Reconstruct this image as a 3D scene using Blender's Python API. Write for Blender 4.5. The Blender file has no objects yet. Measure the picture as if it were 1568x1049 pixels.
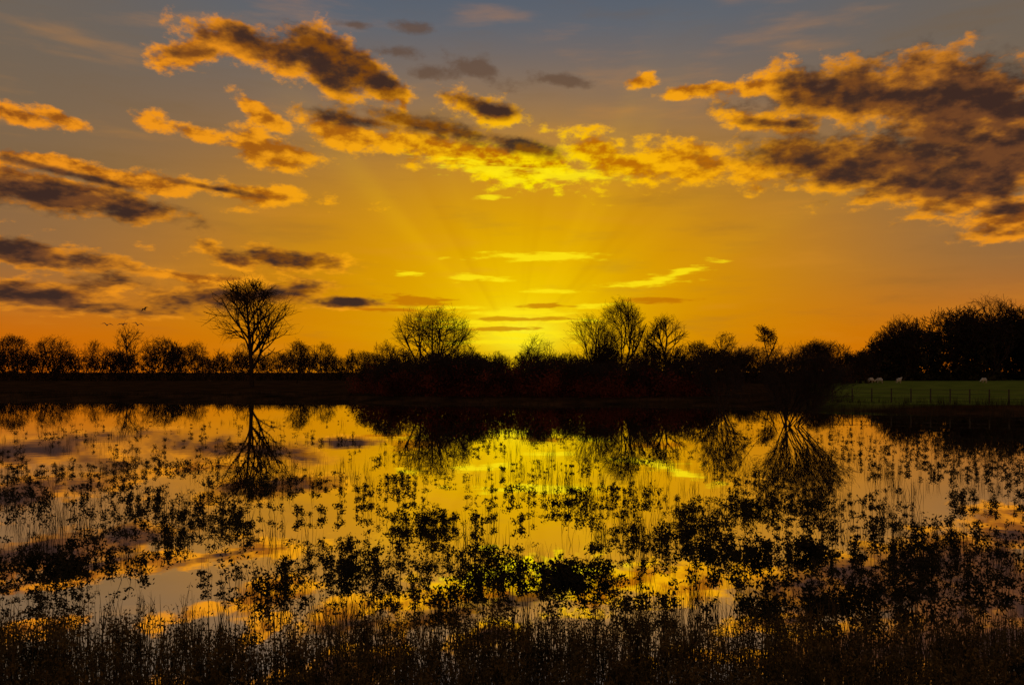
import bpy, math, random
import numpy as np
from mathutils import noise as mnoise, Vector

F=1220.0; HZ=570.0; CX=784.0; CH=2.5
def wx(px,D): return (px-CX)/F*D
def dist(py): return CH*F/(py-HZ)
def lin(c):
    o=[]
    for v in c:
        v/=255.0
        o.append(v/12.92 if v<=0.04045 else ((v+0.055)/1.055)**2.4)
    return (o[0],o[1],o[2],1.0)
scene=bpy.context.scene
col=scene.collection
SUN_AZ=math.atan((792-CX)/F); SUN_EL=math.atan((HZ-522)/F)

# ------------------------------------------------------------------ world (physical dusk sky)
w=bpy.data.worlds.new("World"); scene.world=w; w.use_nodes=True
wt=w.node_tree; bg=wt.nodes['Background']
ns=wt.nodes.new('ShaderNodeTexSky'); ns.sky_type='NISHITA'; ns.sun_disc=False
ns.sun_elevation=SUN_EL; ns.sun_rotation=SUN_AZ
wt.links.new(ns.outputs[0],bg.inputs[0]); bg.inputs[1].default_value=0.05

# ------------------------------------------------------------------ sun lamp
sl=bpy.data.lights.new("sun","SUN"); sl.energy=2.0; sl.angle=math.radians(.5); sl.color=(1,.55,.2)
so=bpy.data.objects.new("sun",sl); col.objects.link(so)
dv=Vector((math.sin(SUN_AZ)*math.cos(SUN_EL),math.cos(SUN_AZ)*math.cos(SUN_EL),math.sin(SUN_EL)))
so.rotation_euler=dv.to_track_quat('Z','Y').to_euler(); so.location=(0,300,60)

# ------------------------------------------------------------------ mesh helper
def mesh_obj(name,V,Q,mats,midx=None,smooth=False,parent=None,validate=True):
    me=bpy.data.meshes.new(name); V=np.asarray(V,dtype=np.float32); Q=np.asarray(Q,dtype=np.int32)
    me.vertices.add(len(V)); me.vertices.foreach_set('co',V.ravel())
    k=Q.shape[1]; me.loops.add(len(Q)*k); me.loops.foreach_set('vertex_index',Q.ravel())
    me.polygons.add(len(Q)); me.polygons.foreach_set('loop_start',np.arange(len(Q),dtype=np.int32)*k)
    for m in (mats if isinstance(mats,list) else [mats]): me.materials.append(m)
    if midx is not None: me.polygons.foreach_set('material_index',np.asarray(midx,dtype=np.int32))
    me.update(calc_edges=True)
    if smooth: me.shade_smooth()
    ob=bpy.data.objects.new(name,me); col.objects.link(ob)
    if parent: ob.parent=parent
    return ob

# ------------------------------------------------------------------ sky dome
GOLD=[(285,84,55,18,-12),(400,76,88,26,8),(505,90,75,32,18),(580,124,60,22,28),(618,150,10,22),
 (745,168,62,16,14),(985,125,25,9),(1080,136,60,9,-2),(1160,130,55,14,-3),
 (412,182,44,12,30),(540,206,85,20,12),(650,218,95,26,9),(765,244,92,26,14),(835,254,60,20,10),(912,230,42,26,15),
 (975,252,50,17,10),(1045,250,88,26,3),(1160,262,60,22),(300,204,82,11,10),(415,226,60,19,10),
 (1190,190,75,14,8),(1330,150,125,44,4),(1480,165,125,56,4),(1515,235,105,74),(1385,258,140,48,10),(1255,252,105,34,10),
 (1460,300,120,30,12),(1540,325,75,28),
 (25,176,50,12,5),(90,180,35,9,15),(160,268,130,11,8),(80,293,150,22,6),(375,294,112,11,4),
 (60,392,150,20,9),(70,452,130,19,6),(430,398,118,16,3),(300,425,90,9,5),(370,450,130,17,-6),(530,460,48,8)]
DARK=[(300,82,38,8,-8),(420,72,80,18,6),(500,88,80,24,18),(575,118,50,16,28),
 (560,186,75,9,6),(660,194,100,12,9),(790,222,60,10,14),(745,163,50,10,12),
 (1330,144,125,36,3),(1480,156,130,52,3),(1515,230,112,70),(1385,254,140,38,10),(1245,244,95,27,8),(1430,205,90,28,0),(1190,188,50,6,8),
 (1530,318,42,9),(1450,285,80,20,8),
 (100,264,80,5,8),(70,298,180,17,5),(330,288,50,4,6),(50,390,145,17,9),(60,453,130,16,5),(420,396,85,11,5),(365,454,125,13,-6),(530,460,40,6)]
FAINT=[(600,78,34,7),(625,40,24,7),(540,38,30,5),(740,108,36,12,20),(655,112,35,7),(858,122,40,8,6),(1230,150,90,30)]
STREAK=[(820,393,62,5),(720,425,24,4),(625,418,16,3),(765,428,14,3),(975,432,50,4,-3),(1035,420,40,6,-14),(925,466,40,3,-4),(900,468,18,3),
 (690,470,60,3),(750,303,18,3),(760,262,60,8,8),(850,266,60,6,4),(745,492,60,5),(800,478,76,4),(800,512,50,4),(770,524,70,3),(840,445,30,3),(700,500,40,3),(860,490,40,3)]
LENS=[(640,461,52,8,3),(1003,459,56,5),(790,488,70,3),(770,503,50,3),(835,468,40,3),(590,474,40,3)]
def ang(px,py):
    a=math.atan((px-CX)/F); return a, math.atan((HZ-py)/F*math.cos(a))
d2=math.pi/180
A=np.concatenate([np.arange(-180,-42,3),np.arange(-42,42,.14),np.arange(42,180,3)])*d2
E=np.concatenate([[-4,-2],np.arange(0,28,.1),np.arange(28,60,2),np.arange(60,89.5,4),[89.9]])*d2
AA,EE=np.meshgrid(A,E)
def fieldnp(lst):
    acc=np.zeros_like(AA); k=9.0
    for e in lst:
        cx,cy,rx,ry=e[:4]; th=math.radians(e[4]) if len(e)>4 else 0
        a,b=ang(cx,cy); ca=math.cos(a); dx=AA-a; dy=EE-b
        c,s=math.cos(-th),math.sin(-th)
        u=(dx*c+dy*s)/(rx/F*ca*ca); v=(-dx*s+dy*c)/(ry/F*ca)
        acc+=np.exp(-k*np.minimum(np.sqrt(u*u+v*v),6))
    return -np.log(acc+1e-20)/k
DR=4500.0
V=np.stack([np.sin(AA)*np.cos(EE)*DR,np.cos(AA)*np.cos(EE)*DR,np.sin(EE)*DR],-1).reshape(-1,3)
na=len(A); j,i=np.meshgrid(np.arange(len(E)-1),np.arange(na),indexing='ij'); i2=(i+1)%na
Q=np.stack([j*na+i,(j+1)*na+i,(j+1)*na+i2,j*na+i2],-1).reshape(-1,4)
skm=bpy.data.materials.new("sunset_sky"); skm.use_nodes=True; skm.cycles.emission_sampling='NONE'
sko=mesh_obj("sky",V,Q,skm,smooth=True)
for nm,l in (("cloud",GOLD),("core",DARK),("faint",FAINT),("streak",STREAK),("lens",LENS)):
    at=sko.data.attributes.new(nm,'FLOAT','POINT'); at.data.foreach_set('value',fieldnp(l).ravel().astype(np.float32))
nt=skm.node_tree; nt.nodes.clear()
def N(t,**k):
    n=nt.nodes.new(t)
    for a,b in k.items(): setattr(n,a,b)
    return n
def L(a,b): nt.links.new(a,b)
def M(op,a,b=None):
    n=N('ShaderNodeMath',operation=op)
    for i,v in enumerate((a,b)):
        if v is None: continue
        if isinstance(v,(int,float)): n.inputs[i].default_value=v
        else: L(v,n.inputs[i])
    return n.outputs[0]
def MIX(f,a,b):
    n=N('ShaderNodeMix',data_type='RGBA')
    for s,v in ((n.inputs[0],f),(n.inputs[6],a),(n.inputs[7],b)):
        if isinstance(v,(int,float)): s.default_value=v
        elif isinstance(v,tuple): s.default_value=v
        else: L(v,s)
    return n.outputs[2]
def SS(v,a,b):
    n=N('ShaderNodeMapRange',interpolation_type='SMOOTHSTEP')
    L(v,n.inputs[0]); n.inputs[1].default_value=a; n.inputs[2].default_value=b
    return n.outputs[0]
def ATT(nm): return N('ShaderNodeAttribute',attribute_name=nm).outputs['Fac']
tc=N('ShaderNodeTexCoord'); nm_=N('ShaderNodeVectorMath',operation='NORMALIZE'); L(tc.outputs['Object'],nm_.inputs[0]); DIR=nm_.outputs[0]
sep=N('ShaderNodeSeparateXYZ'); L(DIR,sep.inputs[0])
az=M('ARCTAN2',sep.outputs[0],sep.outputs[1])
el=M('MAXIMUM',M('ARCSINE',sep.outputs[2]),0.0)
P0=N('ShaderNodeCombineXYZ'); L(az,P0.inputs[0]); L(el,P0.inputs[1]); P0=P0.outputs[0]
zc=N('ShaderNodeCombineXYZ'); L(sep.outputs[0],zc.inputs[0]); L(sep.outputs[1],zc.inputs[1]); L(M('MULTIPLY',M('POWER',el,.5),1.9),zc.inputs[2]); CV=zc.outputs[0]
def NOISE(vec,scale,detail=6,rough=.6):
    n=N('ShaderNodeTexNoise'); L(vec,n.inputs['Vector']); n.inputs['Scale'].default_value=scale
    n.inputs['Detail'].default_value=detail; n.inputs['Roughness'].default_value=rough
    return n.outputs[0]
nB=NOISE(CV,22,6,.62); nC=NOISE(CV,44,4,.58)
# density a little nearer the sun: self-shading of the cloud billows
of=N('ShaderNodeCombineXYZ'); L(M('MULTIPLY',M('SUBTRACT',az,SUN_AZ),-.022),of.inputs[0]); of.inputs[2].default_value=-.017
cv2=N('ShaderNodeVectorMath',operation='ADD'); L(CV,cv2.inputs[0]); L(of.outputs[0],cv2.inputs[1])
nB2=NOISE(cv2.outputs[0],22,4,.55)
lit=M('MULTIPLY',M('SUBTRACT',nB,nB2),4.0)
def ell(vec,e):
    cx,cy,rx,ry=e[:4]
    a,b=ang(cx,cy); ca=math.cos(a)
    m=N('ShaderNodeMapping',vector_type='TEXTURE'); L(vec,m.inputs[0])
    m.inputs['Location'].default_value=(a,b,0); m.inputs['Scale'].default_value=(rx/F*ca*ca,ry/F*ca,1)
    l=N('ShaderNodeVectorMath',operation='LENGTH'); L(m.outputs[0],l.inputs[0])
    return l.outputs['Value']
def glow(cx,cy,rx,ry,p=2.0):
    return M('EXPONENT',M('MULTIPLY',M('POWER',ell(P0,(cx,cy,rx,ry)),p),-1.0))
ramp=N('ShaderNodeValToRGB'); L(M('DIVIDE',el,0.5),ramp.inputs[0])
cr=ramp.color_ramp
stops=[(0.0,(208,98,4)),(0.12,(198,106,8)),(0.24,(174,106,24)),(0.42,(148,106,54)),(0.58,(126,104,82)),(0.70,(108,102,98)),(0.82,(90,99,110)),(1.0,(72,88,108))]
cr.elements[0].position=0; cr.elements[0].color=lin(stops[0][1])
cr.elements[1].position=1; cr.elements[1].color=lin(stops[-1][1])
for p,c in stops[1:-1]:
    e=cr.elements.new(p); e.color=lin(c)
sky=ramp.outputs[0]
azf=SS(M('ABSOLUTE',az),0.18,0.58)
sky=MIX(M('MULTIPLY',M('MULTIPLY',azf,SS(el,0.03,0.15)),0.65),sky,lin((112,97,80)))
sky=MIX(M('MULTIPLY',glow(805,445,500,225,2.4),.95),sky,lin((214,138,0)))
sky=MIX(M('MULTIPLY',glow(805,420,260,155),.8),sky,lin((226,172,0)))
sky=MIX(M('MULTIPLY',glow(805,480,130,85),.8),sky,lin((246,208,0)))
sky=MIX(M('MULTIPLY',glow(800,510,66,34),.85),sky,lin((255,242,40)))
sa=N('ShaderNodeCombineXYZ'); L(M('ARCTAN2',M('SUBTRACT',az,SUN_AZ),M('SUBTRACT',el,SUN_EL-.01)),sa.inputs[0])
nR=NOISE(sa.outputs[0],3.2,2,.45)
sky=MIX(M('MULTIPLY',M('MULTIPLY',SS(nR,.5,.75),glow(800,400,420,190)),.24),sky,lin((248,194,10)))
sky=MIX(M('MULTIPLY',M('MULTIPLY',SS(nR,.5,.25),glow(800,400,520,190)),.34),sky,lin((178,106,0)))
mpw=N('ShaderNodeMapping'); L(DIR,mpw.inputs[0]); mpw.inputs['Scale'].default_value=(1,1,6)
nW=NOISE(mpw.outputs[0],6,5,.55)
sky=MIX(M('MULTIPLY',SS(nW,.5,.8),.24),sky,lin((224,146,40)))
sky=MIX(M('MULTIPLY',SS(nW,.48,.2),.25),sky,lin((120,88,44)))
nsum=M('MULTIPLY',M('SUBTRACT',nB,.5),-4.4)
fa=SS(M('ADD',ATT("faint"),M('MULTIPLY',nsum,1.2)),1.6,.2)
sky=MIX(M('MULTIPLY',fa,.7),sky,lin((96,70,52)))
dep=M('ADD',ATT("cloud"),nsum)
gm=SS(dep,1.5,.72)
near=glow(840,330,420,200)
goldc=MIX(near,lin((236,142,28)),lin((250,180,0)))
goldd=MIX(near,lin((142,78,24)),lin((196,116,0)))
goldc=MIX(glow(810,290,130,75),goldc,lin((255,230,0)))
gl_=SS(M('ADD',M('ADD',M('MULTIPLY',dep,.45),lit),M('MULTIPLY',M('SUBTRACT',nC,.5),1.4)),-.35,.75)
sky=MIX(gm,sky,MIX(gl_,goldd,goldc))
dk=SS(M('ADD',ATT("core"),M('ADD',M('MULTIPLY',nsum,.8),M('ADD',M('MULTIPLY',lit,.55),M('MULTIPLY',M('SUBTRACT',nC,.5),-1.0)))),1.72,.40)
darkc=MIX(azf,lin((120,66,12)),lin((102,62,38)))
darkc=MIX(SS(M('ADD',lit,M('MULTIPLY',M('SUBTRACT',nC,.5),-1.5)),.45,-.4),darkc,lin((54,38,34)))
sky=MIX(M('MULTIPLY',dk,.96),sky,darkc)
nS=NOISE(mpw.outputs[0],26,4,.6)
st=SS(M('ADD',ATT("streak"),M('MULTIPLY',M('SUBTRACT',nS,.5),-6.0)),1.8,.3)
sky=MIX(M('MULTIPLY',st,.8),sky,lin((255,230,20)))
le=SS(M('ADD',ATT("lens"),M('MULTIPLY',M('SUBTRACT',nS,.5),-3.5)),1.4,.7)
sky=MIX(M('MULTIPLY',le,.7),sky,lin((186,102,4)))
em=N('ShaderNodeEmission'); L(sky,em.inputs[0]); em.inputs[1].default_value=1.0
wo=N('ShaderNodeOutputMaterial'); L(em.outputs[0],wo.inputs[0])

# ------------------------------------------------------------------ materials
def mat(name,c1,c2,scale=3,rough=.9,transl=0.0,coord='Object'):
    m=bpy.data.materials.new(name); m.use_nodes=True; t=m.node_tree; t.nodes.clear()
    o=t.nodes.new('ShaderNodeOutputMaterial'); b=t.nodes.new('ShaderNodeBsdfPrincipled')
    b.inputs['Roughness'].default_value=rough; b.inputs['Specular IOR Level'].default_value=.15
    c=t.nodes.new('ShaderNodeTexCoord'); n=t.nodes.new('ShaderNodeTexNoise'); n.inputs['Scale'].default_value=scale; n.inputs['Detail'].default_value=4
    t.links.new(c.outputs[coord],n.inputs['Vector'])
    r=t.nodes.new('ShaderNodeValToRGB'); r.color_ramp.elements[0].position=.35; r.color_ramp.elements[1].position=.65
    r.color_ramp.elements[0].color=(*c1,1); r.color_ramp.elements[1].color=(*c2,1)
    t.links.new(n.outputs[0],r.inputs[0]); t.links.new(r.outputs[0],b.inputs['Base Color'])
    if transl>0:
        tr=t.nodes.new('ShaderNodeBsdfTranslucent'); t.links.new(r.outputs[0],tr.inputs[0])
        mx=t.nodes.new('ShaderNodeMixShader'); mx.inputs[0].default_value=transl
        t.links.new(b.outputs[0],mx.inputs[1]); t.links.new(tr.outputs[0],mx.inputs[2]); t.links.new(mx.outputs[0],o.inputs[0])
    else: t.links.new(b.outputs[0],o.inputs[0])
    return m
bark=mat("bark",(.018,.012,.008),(.05,.030,.018),6)
twig=mat("hedge_foliage",(.014,.011,.005),(.12,.06,.02),.4,transl=.2)
flare_tinted=mat("flare_tinted_foliage",(.05,.014,.006),(.24,.05,.018),.4,transl=.3)  # red flare glow over the centre bank is painted into this leaf colour
wood_leaf=mat("woodland_foliage",(.012,.014,.006),(.08,.066,.022),.4,transl=.2)
weedm=mat("weed_leaf",(.012,.010,.004),(.045,.030,.010),5,transl=.15)
bankm=mat("bank_leaf",(.018,.015,.005),(.22,.125,.035),6,transl=.3)
reedm=mat("reed_blade",(.014,.010,.004),(.04,.026,.010),5,transl=.15)
wool=mat("wool",(.5,.46,.4),(.65,.6,.52),20)
birdm=mat("feather",(.05,.05,.05),(.12,.12,.12),20)
postm=mat("weathered_wood",(.05,.04,.03),(.09,.075,.055),8)

gm_=bpy.data.materials.new("ground_soil_and_grass"); gm_.use_nodes=True; t=gm_.node_tree; b=t.nodes['Principled BSDF']
b.inputs['Roughness'].default_value=1; b.inputs['Specular IOR Level'].default_value=0
g=t.nodes.new('ShaderNodeNewGeometry'); s=t.nodes.new('ShaderNodeSeparateXYZ'); t.links.new(g.outputs['Position'],s.inputs[0])
n=t.nodes.new('ShaderNodeTexNoise'); n.inputs['Scale'].default_value=.35; n.inputs['Detail'].default_value=8; t.links.new(g.outputs['Position'],n.inputs['Vector'])
r=t.nodes.new('ShaderNodeValToRGB'); r.color_ramp.elements[0].position=.35; r.color_ramp.elements[1].position=.65
r.color_ramp.elements[0].color=(.014,.008,.003,1); r.color_ramp.elements[1].color=(.07,.032,.012,1); t.links.new(n.outputs[0],r.inputs[0])
r2=t.nodes.new('ShaderNodeValToRGB'); r2.color_ramp.elements[0].position=.3; r2.color_ramp.elements[1].position=.7
r2.color_ramp.elements[0].color=(.075,.10,.012,1); r2.color_ramp.elements[1].color=(.17,.19,.03,1); t.links.new(n.outputs[0],r2.inputs[0])
mu=t.nodes.new('ShaderNodeMath'); mu.operation='MULTIPLY_ADD'; t.links.new(s.outputs[1],mu.inputs[0]); mu.inputs[1].default_value=-.36; t.links.new(s.outputs[0],mu.inputs[2])
mr=t.nodes.new('ShaderNodeMapRange'); t.links.new(mu.outputs[0],mr.inputs[0]); mr.inputs[1].default_value=0; mr.inputs[2].default_value=5
mr2=t.nodes.new('ShaderNodeMapRange'); t.links.new(s.outputs[1],mr2.inputs[0]); mr2.inputs[1].default_value=51; mr2.inputs[2].default_value=54
mm=t.nodes.new('ShaderNodeMath'); mm.operation='MULTIPLY'; t.links.new(mr.outputs[0],mm.inputs[0]); t.links.new(mr2.outputs[0],mm.inputs[1])
mx=t.nodes.new('ShaderNodeMix'); mx.data_type='RGBA'; t.links.new(mm.outputs[0],mx.inputs[0]); t.links.new(r.outputs[0],mx.inputs[6]); t.links.new(r2.outputs[0],mx.inputs[7])
t.links.new(mx.outputs[2],b.inputs['Base Color'])

wm=bpy.data.materials.new("flood_water"); wm.use_nodes=True; t=wm.node_tree; t.nodes.clear()
o=t.nodes.new('ShaderNodeOutputMaterial'); gl=t.nodes.new('ShaderNodeBsdfGlossy'); gl.inputs['Roughness'].default_value=.0; gl.inputs['Color'].default_value=(1,1,1,1)
df=t.nodes.new('ShaderNodeBsdfDiffuse'); df.inputs['Color'].default_value=(.03,.022,.012,1)
fr=t.nodes.new('ShaderNodeLayerWeight'); fr.inputs[0].default_value=.93
mr=t.nodes.new('ShaderNodeMapRange'); mr.inputs[3].default_value=.92; mr.inputs[4].default_value=1.0; t.links.new(fr.outputs['Fresnel'],mr.inputs[0])
c=t.nodes.new('ShaderNodeTexCoord'); mp2=t.nodes.new('ShaderNodeMapping'); mp2.inputs['Scale'].default_value=(1,1.3,1); t.links.new(c.outputs['Object'],mp2.inputs[0])
n=t.nodes.new('ShaderNodeTexNoise'); n.inputs['Scale'].default_value=1.2; n.inputs['Detail'].default_value=2; t.links.new(mp2.outputs[0],n.inputs['Vector'])
bp=t.nodes.new('ShaderNodeBump'); bp.inputs['Strength'].default_value=.22; bp.inputs['Distance'].default_value=.004; t.links.new(n.outputs[0],bp.inputs['Height'])
t.links.new(bp.outputs[0],gl.inputs['Normal'])
mx=t.nodes.new('ShaderNodeMixShader'); t.links.new(mr.outputs[0],mx.inputs[0]); t.links.new(df.outputs[0],mx.inputs[1]); t.links.new(gl.outputs[0],mx.inputs[2]); t.links.new(mx.outputs[0],o.inputs[0])

def tubes(S,k=3):
    S=np.asarray(S,dtype=np.float64); p0=S[:,0:3]; p1=S[:,3:6]; d=p1-p0
    d/= np.linalg.norm(d,axis=1,keepdims=True)+1e-9
    ref=np.where(np.abs(d[:,2:3])>.9,np.array([[1.,0,0]]),np.array([[0,0,1.]]))
    a=np.cross(d,ref); a/=np.linalg.norm(a,axis=1,keepdims=True)+1e-9; bb=np.cross(d,a)
    V=[]
    for e,(p,rc) in enumerate(((p0,6),(p1,7))):
        for j in range(k):
            th=2*math.pi*j/k
            V.append(p+(a*math.cos(th)+bb*math.sin(th))*S[:,rc:rc+1])
    V=np.stack(V,1).reshape(-1,3); n=len(S); base=np.arange(n)[:,None]*2*k
    Q=[]
    for j in range(k):
        j2=(j+1)%k; Q.append(base+np.array([[j,j2,k+j2,k+j]]))
    return V,np.stack(Q,1).reshape(-1,4)
nr=np.random.RandomState(7)
def leaves(C,size):
    C=np.asarray(C); n=len(C)
    a=nr.normal(size=(n,3)); a/=np.linalg.norm(a,axis=1,keepdims=True)
    b_=nr.normal(size=(n,3)); b_-= (b_*a).sum(1,keepdims=True)*a; b_/=np.linalg.norm(b_,axis=1,keepdims=True)
    s=(np.asarray(size)*nr.uniform(.6,1.3,n))[:,None]
    V=np.stack([C-a*s,C+b_*s*.5,C+a*s,C-b_*s*.5],1).reshape(-1,3)
    return V,np.arange(n*4).reshape(-1,4)
def merge(parts):
    Vs=[];Qs=[];o=0
    for V,Q in parts:
        Vs.append(V);Qs.append(Q+o);o+=len(V)
    return np.concatenate(Vs),np.concatenate(Qs)

# ------------------------------------------------------------------ tree generator
def grow(seed,H,crown,r0,nch,trunk=.3,stems=1,rmin=.02,wob=.16,trop=.05,spread=(25,60),lean=.05,ratio=(.5,.78),L0=None):
    """crown=(centre z, rx, rz) envelope"""
    R=random.Random(seed); S=[]; cz,rx,rz=crown; mx=len(nch)
    def inside(p):
        f=1+R.uniform(-.28,.08)
        return (p[0]/rx)**2+(p[1]/rx)**2+((p[2]-cz)/rz)**2 < f*f or p[2]<cz*.7 and (p[0]**2+p[1]**2)<(.5*rx)**2
    def norm(v):
        l=math.sqrt(v[0]**2+v[1]**2+v[2]**2)+1e-9; return [v[0]/l,v[1]/l,v[2]/l]
    def br(p,d,Ln,r,lev):
        ns=6 if lev==0 else (5 if lev<3 else 3); st=Ln/ns; pts=[(p,d,r)]
        r1=max(rmin*.7,r*(.3 if lev==0 else .4)); w_=wob*(.5 if lev==0 else 1)
        for i in range(ns):
            d=norm([d[0]+R.gauss(0,w_),d[1]+R.gauss(0,w_),d[2]+R.gauss(0,w_)*.8+trop])
            q=[p[0]+d[0]*st,p[1]+d[1]*st,p[2]+d[2]*st]
            if not inside(q) and (lev>0 or q[2]>cz): break
            if q[2]<0.15: break
            ra=r+(r1-r)*i/ns; rb=r+(r1-r)*(i+1)/ns
            S.append((*p,*q,max(ra,rmin),max(rb,rmin))); p=q; pts.append((p,d,rb))
        if lev<mx and len(pts)>1:
            n=nch[lev]
            for k in range(n):
                lo=trunk if lev==0 else .2
                t_=lo+(1-lo)*(k+R.random())/n
                i=min(len(pts)-1,int(t_*(len(pts)-1)+.5)); pp,dd,rr=pts[i]
                an=math.radians(R.uniform(*spread)); 
                ax=norm([R.gauss(0,1),R.gauss(0,1),R.gauss(0,1)])
                dt=dd[0]*ax[0]+dd[1]*ax[1]+dd[2]*ax[2]; pr=norm([ax[0]-dd[0]*dt,ax[1]-dd[1]*dt,ax[2]-dd[2]*dt])
                nd=norm([dd[j]*math.cos(an)+pr[j]*math.sin(an) for j in range(3)])
                br(pp,nd,Ln*R.uniform(*ratio),rr*R.uniform(.55,.8),lev+1)
    for s_ in range(stems):
        a=R.uniform(0,6.28); l=lean if stems==1 else R.uniform(.2,1)*lean
        d=norm([math.cos(a)*l,math.sin(a)*l,1])
        p=[0,0,-.3] if stems==1 else [R.gauss(0,.15)*rx*.3,R.gauss(0,.15)*rx*.3,-.3]
        q=[p[0]+d[0]*.6,p[1]+d[1]*.6,p[2]+d[2]*.6]
        rr=r0*(1 if stems==1 else R.uniform(.5,1))
        S.append((*p,*q,rr,rr))
        br(q,d,(L0 or H*.8),rr,0)
    return np.array(S)
def place(S,x,y,z,s=1,rot=0):
    S=S.copy(); c,s_=math.cos(rot),math.sin(rot)
    for o in (0,3):
        X=S[:,o].copy();Y=S[:,o+1].copy()
        S[:,o]=(X*c-Y*s_)*s+x; S[:,o+1]=(X*s_+Y*c)*s+y; S[:,o+2]=S[:,o+2]*s+z
    S[:,6:8]*=s
    return S

# ------------------------------------------------------------------ terrain
SH=[(-900,85),(0,71),(300,68),(540,66),(570,63),(800,62),(1060,60),(1150,57),(1270,51),(1400,49),(1568,47),(2400,45)]
def shore(x,y):
    px=CX+F*x/max(y,1.0)
    return float(np.interp(px,[a for a,_ in SH],[b for _,b in SH]))
def gz(x,y):
    if y<20:
        t_=max(0,min(1,(5.6-y)/6)); z=-.35+.35*min(1,max(0,(9-y)/3.4))+1.0*t_
        z+=.03*mnoise.noise((x*.8,y*.8,0)); return z
    D=shore(x,y); k=(y-D+2.5*mnoise.noise((x*.12,y*.12,3)))
    z=-.35+ .75*max(0,min(1,(k+3)/7))
    if k>0: z+=.12*mnoise.noise((x*.05,y*.05,1))*min(1,k/10)
    return z
ys=list(np.concatenate([np.linspace(-60,0,10),np.linspace(1,12,34),np.linspace(13,40,20),np.linspace(41,90,100),np.geomspace(92,5000,70)]))
us=np.linspace(-1,1,241); us=np.sign(us)*np.abs(us)**1.3
V=[];
for y in ys:
    Wd=max(120,abs(y)*1.4+60)
    for u in us: 
        x=u*Wd; V.append((x,y,gz(x,y)))
nu=len(us); Q=[]
for j in range(len(ys)-1):
    for i in range(nu-1):
        a=j*nu+i; Q.append((a,a+1,a+nu+1,a+nu))
mesh_obj("ground",V,Q,gm_,smooth=True)
mesh_obj("water",[(-400,-40,0),(400,-40,0),(400,260,0),(-400,260,0)],[(0,1,2,3)],wm)

# ------------------------------------------------------------------ individual trees
def tree(name,px,D,toppy,wpx,seed,nch=(9,6,5,4),cb=.35,r0=None,trunk=.3,stems=1,zb=.35,leaf=0,**k):
    H=(HZ-toppy)/F*D+CH-zb; rx=wpx/2/F*D
    cz=H*(1+cb)/2; rz=H*(1-cb)/2
    S=grow(seed,H,(cz,rx*1.1,rz*1.05),r0 or H*.022,nch,trunk,stems,rmin=k.pop('rmin',.000105*D),**k)
    S=place(S,wx(px,D),D,zb)
    V,Q=tubes(S,3); mi=None; ms=[bark]
    if leaf:
        fine=S[S[:,6]<=np.percentile(S[:,6],70)]; C=fine[nr.randint(0,len(fine),leaf),3:6]+nr.normal(0,.12,(leaf,3))
        lv=leaves(C,.13); n0=len(Q); V,Q=merge([(V,Q),lv]); mi=np.r_[np.zeros(n0),np.ones(len(Q)-n0)]; ms=[bark,twig]
    return mesh_obj(name,V,Q,ms,mi)
tree("ash_tree",386,109,425,160,14,nch=(16,7,5,4),cb=.14,trunk=.2,spread=(30,66),ratio=(.48,.68),wob=.11,trop=.07,L0=12.5,r0=.38,lean=.02)
tree("oak_tree",662,98,466,138,5,nch=(7,6,5,4),cb=.05,stems=5,lean=.9,trunk=.15,spread=(22,52),r0=.22,trop=.03,wob=.12)
tree("willow_tree",898,104,480,116,21,nch=(7,6,5,3),cb=.05,stems=5,lean=1.1,trunk=.15,r0=.19,spread=(20,46),wob=.12)
tree("poplar_tree",950,106,456,80,31,nch=(10,6,5,3),cb=.2,stems=2,lean=.3,trunk=.25,r0=.26,spread=(22,50),wob=.13)
tree("maple_tree",1024,110,478,74,41,nch=(11,6,5,3),cb=.15,stems=1,lean=.1,trunk=.2,r0=.26,spread=(25,58),wob=.13)
tree("willow_tree",985,108,496,48,43,nch=(7,6,4),cb=.1,stems=3,lean=.5,trunk=.2,r0=.15)
tree("alder_tree",822,100,511,66,51,nch=(7,5,4,3),cb=.1,stems=3,lean=.8,trunk=.15,r0=.14)
tree("alder_tree",715,120,524,44,52,nch=(8,5,4,3),cb=.1,stems=3,lean=.8,trunk=.15,r0=.12)
tree("alder_tree",590,120,520,44,53,nch=(8,5,4,3),cb=.1,stems=3,lean=.8,trunk=.15,r0=.12)
tree("hawthorn_tree",455,150,520,44,54,nch=(8,6,4,3),cb=.1,stems=3,lean=.8,trunk=.15,r0=.14,leaf=200)
tree("hawthorn_tree",1070,140,520,40,55,nch=(8,6,4,3),cb=.1,stems=2,lean=.6,trunk=.15,r0=.14,leaf=200)
tree("hawthorn_tree",1112,150,507,40,61,nch=(9,6,4,3),cb=.4,trunk=.45,leaf=200)
tree("scots_pine_tree",1168,150,496,40,62,nch=(8,6,5,3),cb=.45,trunk=.45,leaf=1600)
tree("hawthorn_tree",1250,150,518,60,56,nch=(8,6,4,3),cb=.1,stems=3,lean=.8,trunk=.15,r0=.14,leaf=400)
tree("alder_tree",197,200,492,48,63,nch=(9,6,4,3),cb=.15,trunk=.22,leaf=150)
tree("hawthorn_tree",243,200,512,54,64,nch=(8,6,4,3),cb=.2,trunk=.25,stems=2,lean=.5,leaf=200)
tree("hawthorn_tree",85,200,511,64,65,nch=(8,6,4,3),cb=.15,trunk=.2,stems=3,lean=.6,leaf=300)
tree("hawthorn_tree",18,190,511,62,66,nch=(8,5,4,3),cb=.15,trunk=.2,stems=3,lean=.6,leaf=1400)
tree("hawthorn_tree",145,205,520,40,57,nch=(8,5,4,3),cb=.15,trunk=.2,stems=2,lean=.6,leaf=100)
tree("hawthorn_tree",300,205,520,40,58,nch=(8,5,4,3),cb=.15,trunk=.2,stems=2,lean=.6,leaf=100)
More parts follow.
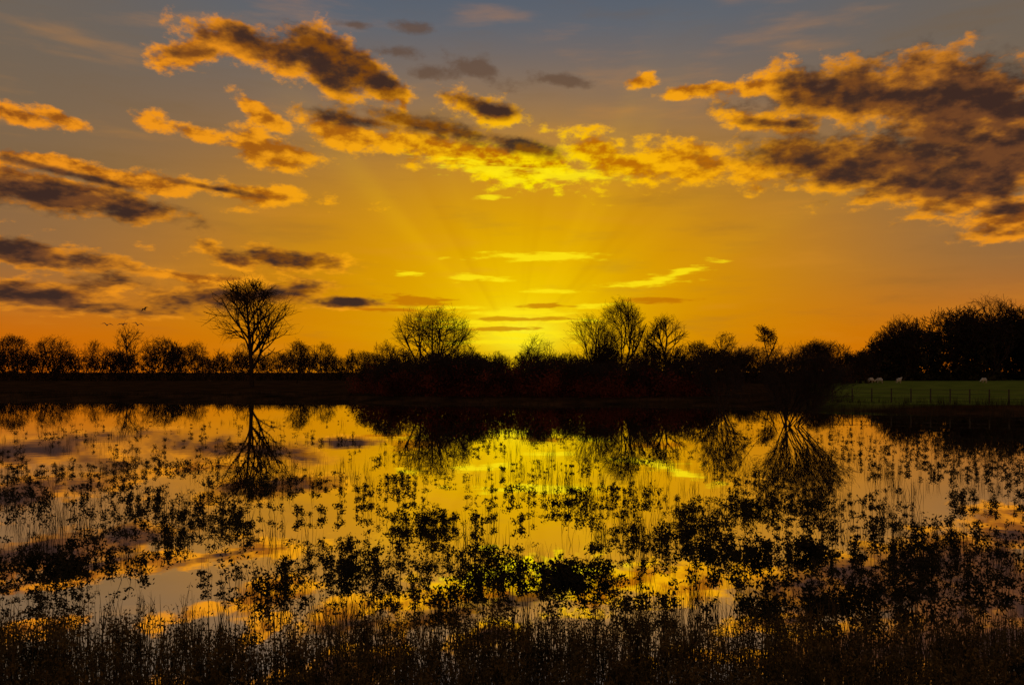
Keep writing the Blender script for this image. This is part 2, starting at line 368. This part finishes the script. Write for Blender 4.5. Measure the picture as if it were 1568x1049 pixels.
tree("hawthorn_tree",495,190,522,44,59,nch=(8,5,4,3),cb=.15,trunk=.2,stems=2,lean=.6,leaf=100)
tree("ash_tree",1508,215,449,90,67,nch=(11,7,5,4),cb=.4,trunk=.35,leaf=200)
tree("ash_tree",1382,215,480,58,68,nch=(9,6,4,3),cb=.4,trunk=.4)
tree("willow_shrub",1205,37,518,215,71,nch=(7,6,4,3),cb=-.3,stems=20,lean=1.2,trunk=.12,zb=-.1,r0=.04,rmin=.004,wob=.15,spread=(12,38),ratio=(.4,.62),L0=2.5)
tree("willow_shrub",1100,52,518,90,72,nch=(7,5,4,3),cb=-.1,stems=11,lean=.7,trunk=.15,zb=-.1,r0=.05,rmin=.006,wob=.15,spread=(15,40),ratio=(.4,.6),L0=3.0)

# ------------------------------------------------------------------ distant masses
proto=[grow(100+i,6,(3.3,R_,3.0),.12,(6,5,4,2),.15,stems=3,lean=.7,rmin=.02) for i,R_ in enumerate((2.2,2.8,3.4,2.6,2.0,3.8))]
def mass(name,prof,Df,n,leafn,mt,seed,lsize=.22,jit=8,lowfrac=.75,per=60,wide=2.6,var=(-4,9)):
    R=random.Random(seed); xs=[a for a,_ in prof]; yy=[b for _,b in prof]; parts=[]; pu=[]
    for i in range(n):
        px=xs[0]+(xs[-1]-xs[0])*(i+R.random())/n
        D=float(Df(px))+R.uniform(-jit,jit)
        top=float(np.interp(px,xs,yy))+R.uniform(*var)
        H=(HZ-top)/F*D+CH-.3
        if H<.5: continue
        pr=proto[R.randrange(len(proto))]
        parts.append(tubes(place(pr,wx(px,D),D,.3,H/6.2,R.random()*6.28),3))
        pu.append((wx(px,D),D,H))
    C=[]
    for (x,y,H) in pu:
        for k in range(per):
            cx=x+R.gauss(0,wide*.55); cy=y+R.gauss(0,wide*.5)
            cz=(R.random()**1.3)*lowfrac*H*(1-.25*min(1,abs(cx-x)/wide)); s=R.uniform(.35,.9)
            C.append((cx,cy,cz,s))
    C=np.array(C); m=leafn//len(C)+1
    LV=(C[:,None,:3]+nr.normal(size=(len(C),m,3))*C[:,None,3:4]*.6).reshape(-1,3); LV[:,2]=np.abs(LV[:,2])+.1
    tb=merge(parts); lv=leaves(LV,lsize); n0=len(tb[1]); V,Q=merge([tb,lv])
    return mesh_obj(name,V,Q,[bark,mt],np.r_[np.zeros(n0),np.ones(len(Q)-n0)])
leftp=[(-500,520),(-60,515),(0,520),(40,526),(110,532),(160,540),(250,528),(290,542),(340,534),(450,530),(480,536),(530,542),(580,536),(640,543),(760,546)]
mass("distant_treeline",leftp,lambda p:np.interp(p,[-500,0,560,800],[200,205,215,170]),100,60000,twig,3,lsize=.24,jit=14,per=36,wide=4,lowfrac=.66,var=(-14,10))
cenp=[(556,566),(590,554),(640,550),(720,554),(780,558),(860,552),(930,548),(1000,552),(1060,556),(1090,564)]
mass("bank_shrubs",cenp,lambda p:np.interp(p,[556,600,900,1090],[84,74,70,72]),52,60000,flare_tinted,4,lsize=.11,jit=4,per=45,wide=1.3,lowfrac=.7,var=(-16,8))
rightp=[(560,550),(760,547),(860,540),(1000,540),(1060,536),(1120,532),(1180,536),(1240,530),(1290,540),(1330,543)]
mass("hedgerow",rightp,lambda p:np.interp(p,[560,1330],[165,150]),80,60000,twig,5,lsize=.19,jit=8,per=40,wide=2.6,lowfrac=.66,var=(-16,9))
woodp=[(1300,545),(1335,528),(1360,505),(1400,492),(1440,482),(1480,475),(1520,470),(1568,472),(1700,468),(2100,470)]
mass("woodland",woodp,lambda p:np.interp(p,[1300,2100],[200,215]),60,160000,wood_leaf,6,lsize=.36,jit=9,per=120,wide=3.8,lowfrac=.84,var=(-12,9))

# ------------------------------------------------------------------ weeds / reeds
R=random.Random(99)
def weed_proto(seed,h,nst,nl,ls,spread=.25,low=.3):
    r_=random.Random(seed); S=[]; C=[]
    for s in range(nst):
        a=r_.random()*6.28; l=r_.random()*spread; d=[math.cos(a)*l,math.sin(a)*l,1]; hh=h*r_.uniform(.65,1.05)
        p=[r_.gauss(0,.03),r_.gauss(0,.03),-.1]; 
        for i in range(5):
            d[0]+=r_.gauss(0,.08); d[1]+=r_.gauss(0,.08); st=(hh+.1)/5
            q=[p[0]+d[0]*st,p[1]+d[1]*st,p[2]+st]; S.append((*p,*q,.005-.0006*i,.0045-.0006*i))
            for k in range(nl):
                t_=r_.random(); zz=p[2]+st*t_
                if zz>h*low:
                    b_=.018+.026*(zz/h)
                    C.append((p[0]+(q[0]-p[0])*t_+r_.gauss(0,b_),p[1]+(q[1]-p[1])*t_+r_.gauss(0,b_),zz+r_.gauss(0,.015)))
            p=q
    lv=leaves(C,ls); return merge([tubes(S,3),lv])
def rush_proto(seed,h,n,wd=.004):
    r_=random.Random(seed); S=[]
    for s in range(n):
        a=r_.random()*6.28; l=r_.random()*.22; p=[r_.gauss(0,.06),r_.gauss(0,.06),-.1]; d=[math.cos(a)*l,math.sin(a)*l]; hh=h*r_.uniform(.5,1.1)
        bend=r_.uniform(0,.5) if r_.random()<.3 else .05
        for i in range(4):
            st=(hh+.1)/4; q=[p[0]+d[0]*st,p[1]+d[1]*st,p[2]+st*(1-bend*i*.25)]
            S.append((*p,*q,wd*(1-i*.2),wd*(1-(i+1)*.2))); p=q; d=[d[0]*(1.2+bend),d[1]*(1.2+bend)]
    return tubes(S,3)
weeds=[weed_proto(i,R.uniform(.16,.32),R.choice((1,2,2,3)),R.choice((10,12,14)),.026,low=R.choice((.2,.35,.5))) for i in range(16)]
mats_=[weed_proto(50+i,R.uniform(.08,.18),5,5,.024,.9,.0) for i in range(5)]
tall=[weed_proto(80+i,R.uniform(.36,.56),R.choice((2,3,4)),R.choice((9,11)),.017,.3,.25) for i in range(12)]
rush=[rush_proto(i,R.uniform(.25,.42),R.choice((2,3,5,8)),.0048) for i in range(12)]
def scatter(name,items,mt):
    Vs=[];Qs=[];o=0
    for (V,Q),x,y,z,s in items:
        a=R.random()*6.28; c_,s_=math.cos(a),math.sin(a)
        W=np.empty_like(V); W[:,0]=(V[:,0]*c_-V[:,1]*s_)*s+x; W[:,1]=(V[:,0]*s_+V[:,1]*c_)*s+y; W[:,2]=V[:,2]*s+z
        Vs.append(W);Qs.append(Q+o);o+=len(V)
    return mesh_obj(name,np.concatenate(Vs),np.concatenate(Qs),mt)
def cl(x,y,s,o): return mnoise.noise((x*s,y*s*.8,o))
W=[];RU=[]
PT=[(60,868,44,.8,1),(90,722,34,2,0),(30,775,28,1.2,0),(400,748,34,1.2,0),(220,722,34,1.8,0),(150,760,20,1.4,0),(510,852,30,.5,0),(500,885,22,.45,0),(640,804,24,.5,0),(700,804,24,.5,0),
 (855,888,40,.7,1),(915,905,14,.5,0),(945,760,34,1.2,0),(1180,850,50,.9,1),(1280,820,36,.9,0),(1140,785,34,1.0,0),(1245,930,36,.7,1),(1340,930,24,.5,0),(1500,835,34,.9,0),
 (1420,815,24,.8,0),(1545,775,34,1.4,0),(1560,730,40,2,0),(350,895,18,.5,0),(1190,778,22,.9,1),(1060,800,20,.6,0),(780,760,18,.8,0),(590,765,20,.9,0),(190,805,20,.7,0),(350,790,18,.8,0),
 (1430,690,60,3,0),(1520,680,70,3,0),(1470,720,50,2.5,0),(1380,860,18,.6,0),(1010,940,14,.4,0),(740,870,12,.4,0),(1050,830,22,.5,0),(480,790,16,.6,0),(870,780,18,.7,0),(1090,870,16,.5,0),(960,850,14,.5,0)]
for px,py,n,wd,mt_ in PT:
    D=dist(py); x0=wx(px,D)
    for i in range(n):
        x=x0+R.gauss(0,wd*.6); y=D+R.gauss(0,wd*.4)
        W.append((R.choice(weeds),x,y,0,R.uniform(.5,1.1)))
    if mt_:
        k=0
        while k<n*.9:
            x=x0+R.gauss(0,wd*.65); y=D+R.gauss(0,wd*.28)
            if cl(x,y,2.5,40)+R.gauss(0,.12)<.02: 
                k+=.4; continue
            W.append((R.choice(mats_),x,y,0,R.uniform(.6,1.3))); k+=1
k=0
while k<1900:
    y=1/R.uniform(1/42,1/8.2); 
    if R.random()<.6: y=math.exp(R.uniform(math.log(9),math.log(40)))
    x=R.uniform(-.78,.78)*y
    nn=cl(x,y,.45,2)+.8*cl(x,y,1.8,5)
    if nn+R.gauss(0,.08)>.22:
        W.append((R.choice(weeds),x,y,0,R.uniform(.4,1.0))); k+=1
k=0
while k<1700:
    y=math.exp(R.uniform(math.log(8),math.log(40))); x=R.uniform(-.8,.8)*y
    nn=cl(x,y,.3,12)+.6*cl(x,y,1.3,15)
    if nn+R.gauss(0,.14)>.1:
        RU.append((R.choice(rush),x,y,0,R.uniform(.5,1.1))); k+=1
scatter("water_weeds",W,weedm)
for i in range(2600):
    px=R.uniform(-60,1640); D0=float(np.interp(px,[a for a,_ in SH],[b for _,b in SH])); D=D0+R.uniform(-2.5,8); x=wx(px,D)
    RU.append((R.choice(rush),x,D,max(0,gz(x,D)),R.uniform(.8,2.0)))
scatter("reeds",RU,reedm)
FG=[]
for i in range(2900):
    y=R.uniform(4.6,8.2); x=R.uniform(-.74,.74)*(y+.6)
    edge=7.15+.6*cl(x,0,.7,30)+.5*cl(x,0,2.3,31)
    if y>edge+R.gauss(0,.18): continue
    FG.append((R.choice(tall),x,y,max(gz(x,y),0),R.uniform(.5,1.0)))
for i in range(1500):
    y=R.uniform(4.4,7.7); x=R.uniform(-.74,.74)*(y+.6); FG.append((R.choice(rush),x,y,max(gz(x,y),0),R.uniform(.8,1.35)))
scatter("bank_vegetation",FG,bankm)

# ------------------------------------------------------------------ fence
S=[]
pts=[]
for i in range(26):
    px=1275+i*30; D=float(np.interp(px,[1270,1568,2100],[58,53,52])); x=wx(px,D); z=gz(x,D); pts.append((x,D,z))
    S.append((x,D,z-.1,x,D,z+1.0,.05,.045))
for a,b_ in zip(pts[:-1],pts[1:]):
    for h in (.35,.65,.92): S.append((a[0],a[1],a[2]+h,b_[0],b_[1],b_[2]+h,.012,.012))
V,Q=tubes(S,5); mesh_obj("post_and_wire_fence",V,Q,postm)

# ------------------------------------------------------------------ sheep
def skin(name,verts,edges,rad,mt,loc,rot,sc):
    me=bpy.data.meshes.new(name); me.from_pydata(verts,edges,[]); ob=bpy.data.objects.new(name,me); col.objects.link(ob)
    m=ob.modifiers.new("skin","SKIN"); 
    for i,v in enumerate(me.skin_vertices[0].data): v.radius=(rad[i],rad[i]*1.0); v.use_root=(i==0)
    ob.modifiers.new("sub","SUBSURF").levels=1
    me.materials.append(mt); ob.location=loc; ob.rotation_euler=(0,0,rot); ob.scale=(sc,)*3
    return ob
def sheep(px,py,rot,graze=True):
    D=dist(py)*1.0; x=wx(px,D); z=gz(x,D)
    hv=(.75,0,.30) if graze else (.72,0,.95); nk=(.58,0,.50) if graze else (.55,0,.8)
    v=[(0,0,.62),(.3,0,.62),(-.33,0,.63),nk,hv,(hv[0]+.12,0,hv[2]-.08),
       (.3,.13,.36),(.3,.13,.18),(.31,.13,0),(.3,-.13,.36),(.28,-.13,.18),(.29,-.13,0),
       (-.33,.13,.38),(-.40,.13,.2),(-.37,.13,0),(-.33,-.13,.38),(-.4,-.13,.2),(-.37,-.13,0),(-.52,0,.62)]
    e=[(0,1),(0,2),(1,3),(3,4),(4,5),(1,6),(6,7),(7,8),(1,9),(9,10),(10,11),(2,12),(12,13),(13,14),(2,15),(15,16),(16,17),(2,18)]
    r_=[.27,.24,.25,.13,.09,.05,.08,.04,.035,.08,.04,.035,.10,.045,.035,.10,.045,.035,.06]
    skin("sheep",v,e,r_,wool,(x,D,z),rot,1.15)
sheep(1333,590,.2); sheep(1347,590,3.0); sheep(1376,590,.4,False); sheep(1507,589,3.3)

# ------------------------------------------------------------------ gulls
def gull(px,py,flap,roll,rot):
    D=95; x=wx(px,D); z=CH+(HZ-py)/F*D
    prof=[(-.22,.01),(-.12,.05),(0,.07),(.12,.05),(.2,.035),(.26,.01)]; V=[];Q=[]
    for yy,r_ in prof:
        for j in range(6): V.append((r_*math.cos(j*1.0472),yy,r_*math.sin(j*1.0472)))
    for i in range(5):
        for j in range(6): Q.append((i*6+j,i*6+(j+1)%6,(i+1)*6+(j+1)%6,(i+1)*6+j))
    for sg in (-1,1):
        st=[(0.03,.1,-.1,.02),(.28,.14,-.06,.02+flap*.2),(.6,.02,-.08,.02+flap*.12),(.72,-.08,-.1,.02+flap*.04)]
        o=len(V)
        for (xx,a,b_,zz) in st: V.append((sg*xx,a,zz)); V.append((sg*xx,b_,zz))
        for i in range(3): Q.append((o+2*i,o+2*i+1,o+2*i+3,o+2*i+2))
    ob=mesh_obj("gull",V,Q,birdm); ob.location=(x,D,z); ob.rotation_euler=(.5,roll,rot)
gull(164,498,1,.1,.3); gull(188,497,.4,-.15,.9); gull(211,498,1.3,.2,.2); gull(221,474,.8,.3,2.6)

# ------------------------------------------------------------------ camera
cd=bpy.data.cameras.new("camera"); cd.sensor_width=36; cd.lens=36*F/1568; cd.shift_y=(HZ-524.5)/1568; cd.clip_end=10000; cd.clip_start=.05
co=bpy.data.objects.new("camera",cd); col.objects.link(co); co.location=(0,0,CH); co.rotation_euler=(math.radians(90),0,0)
scene.camera=co
scene.view_settings.view_transform='Standard'; scene.view_settings.look='None'; scene.view_settings.exposure=0
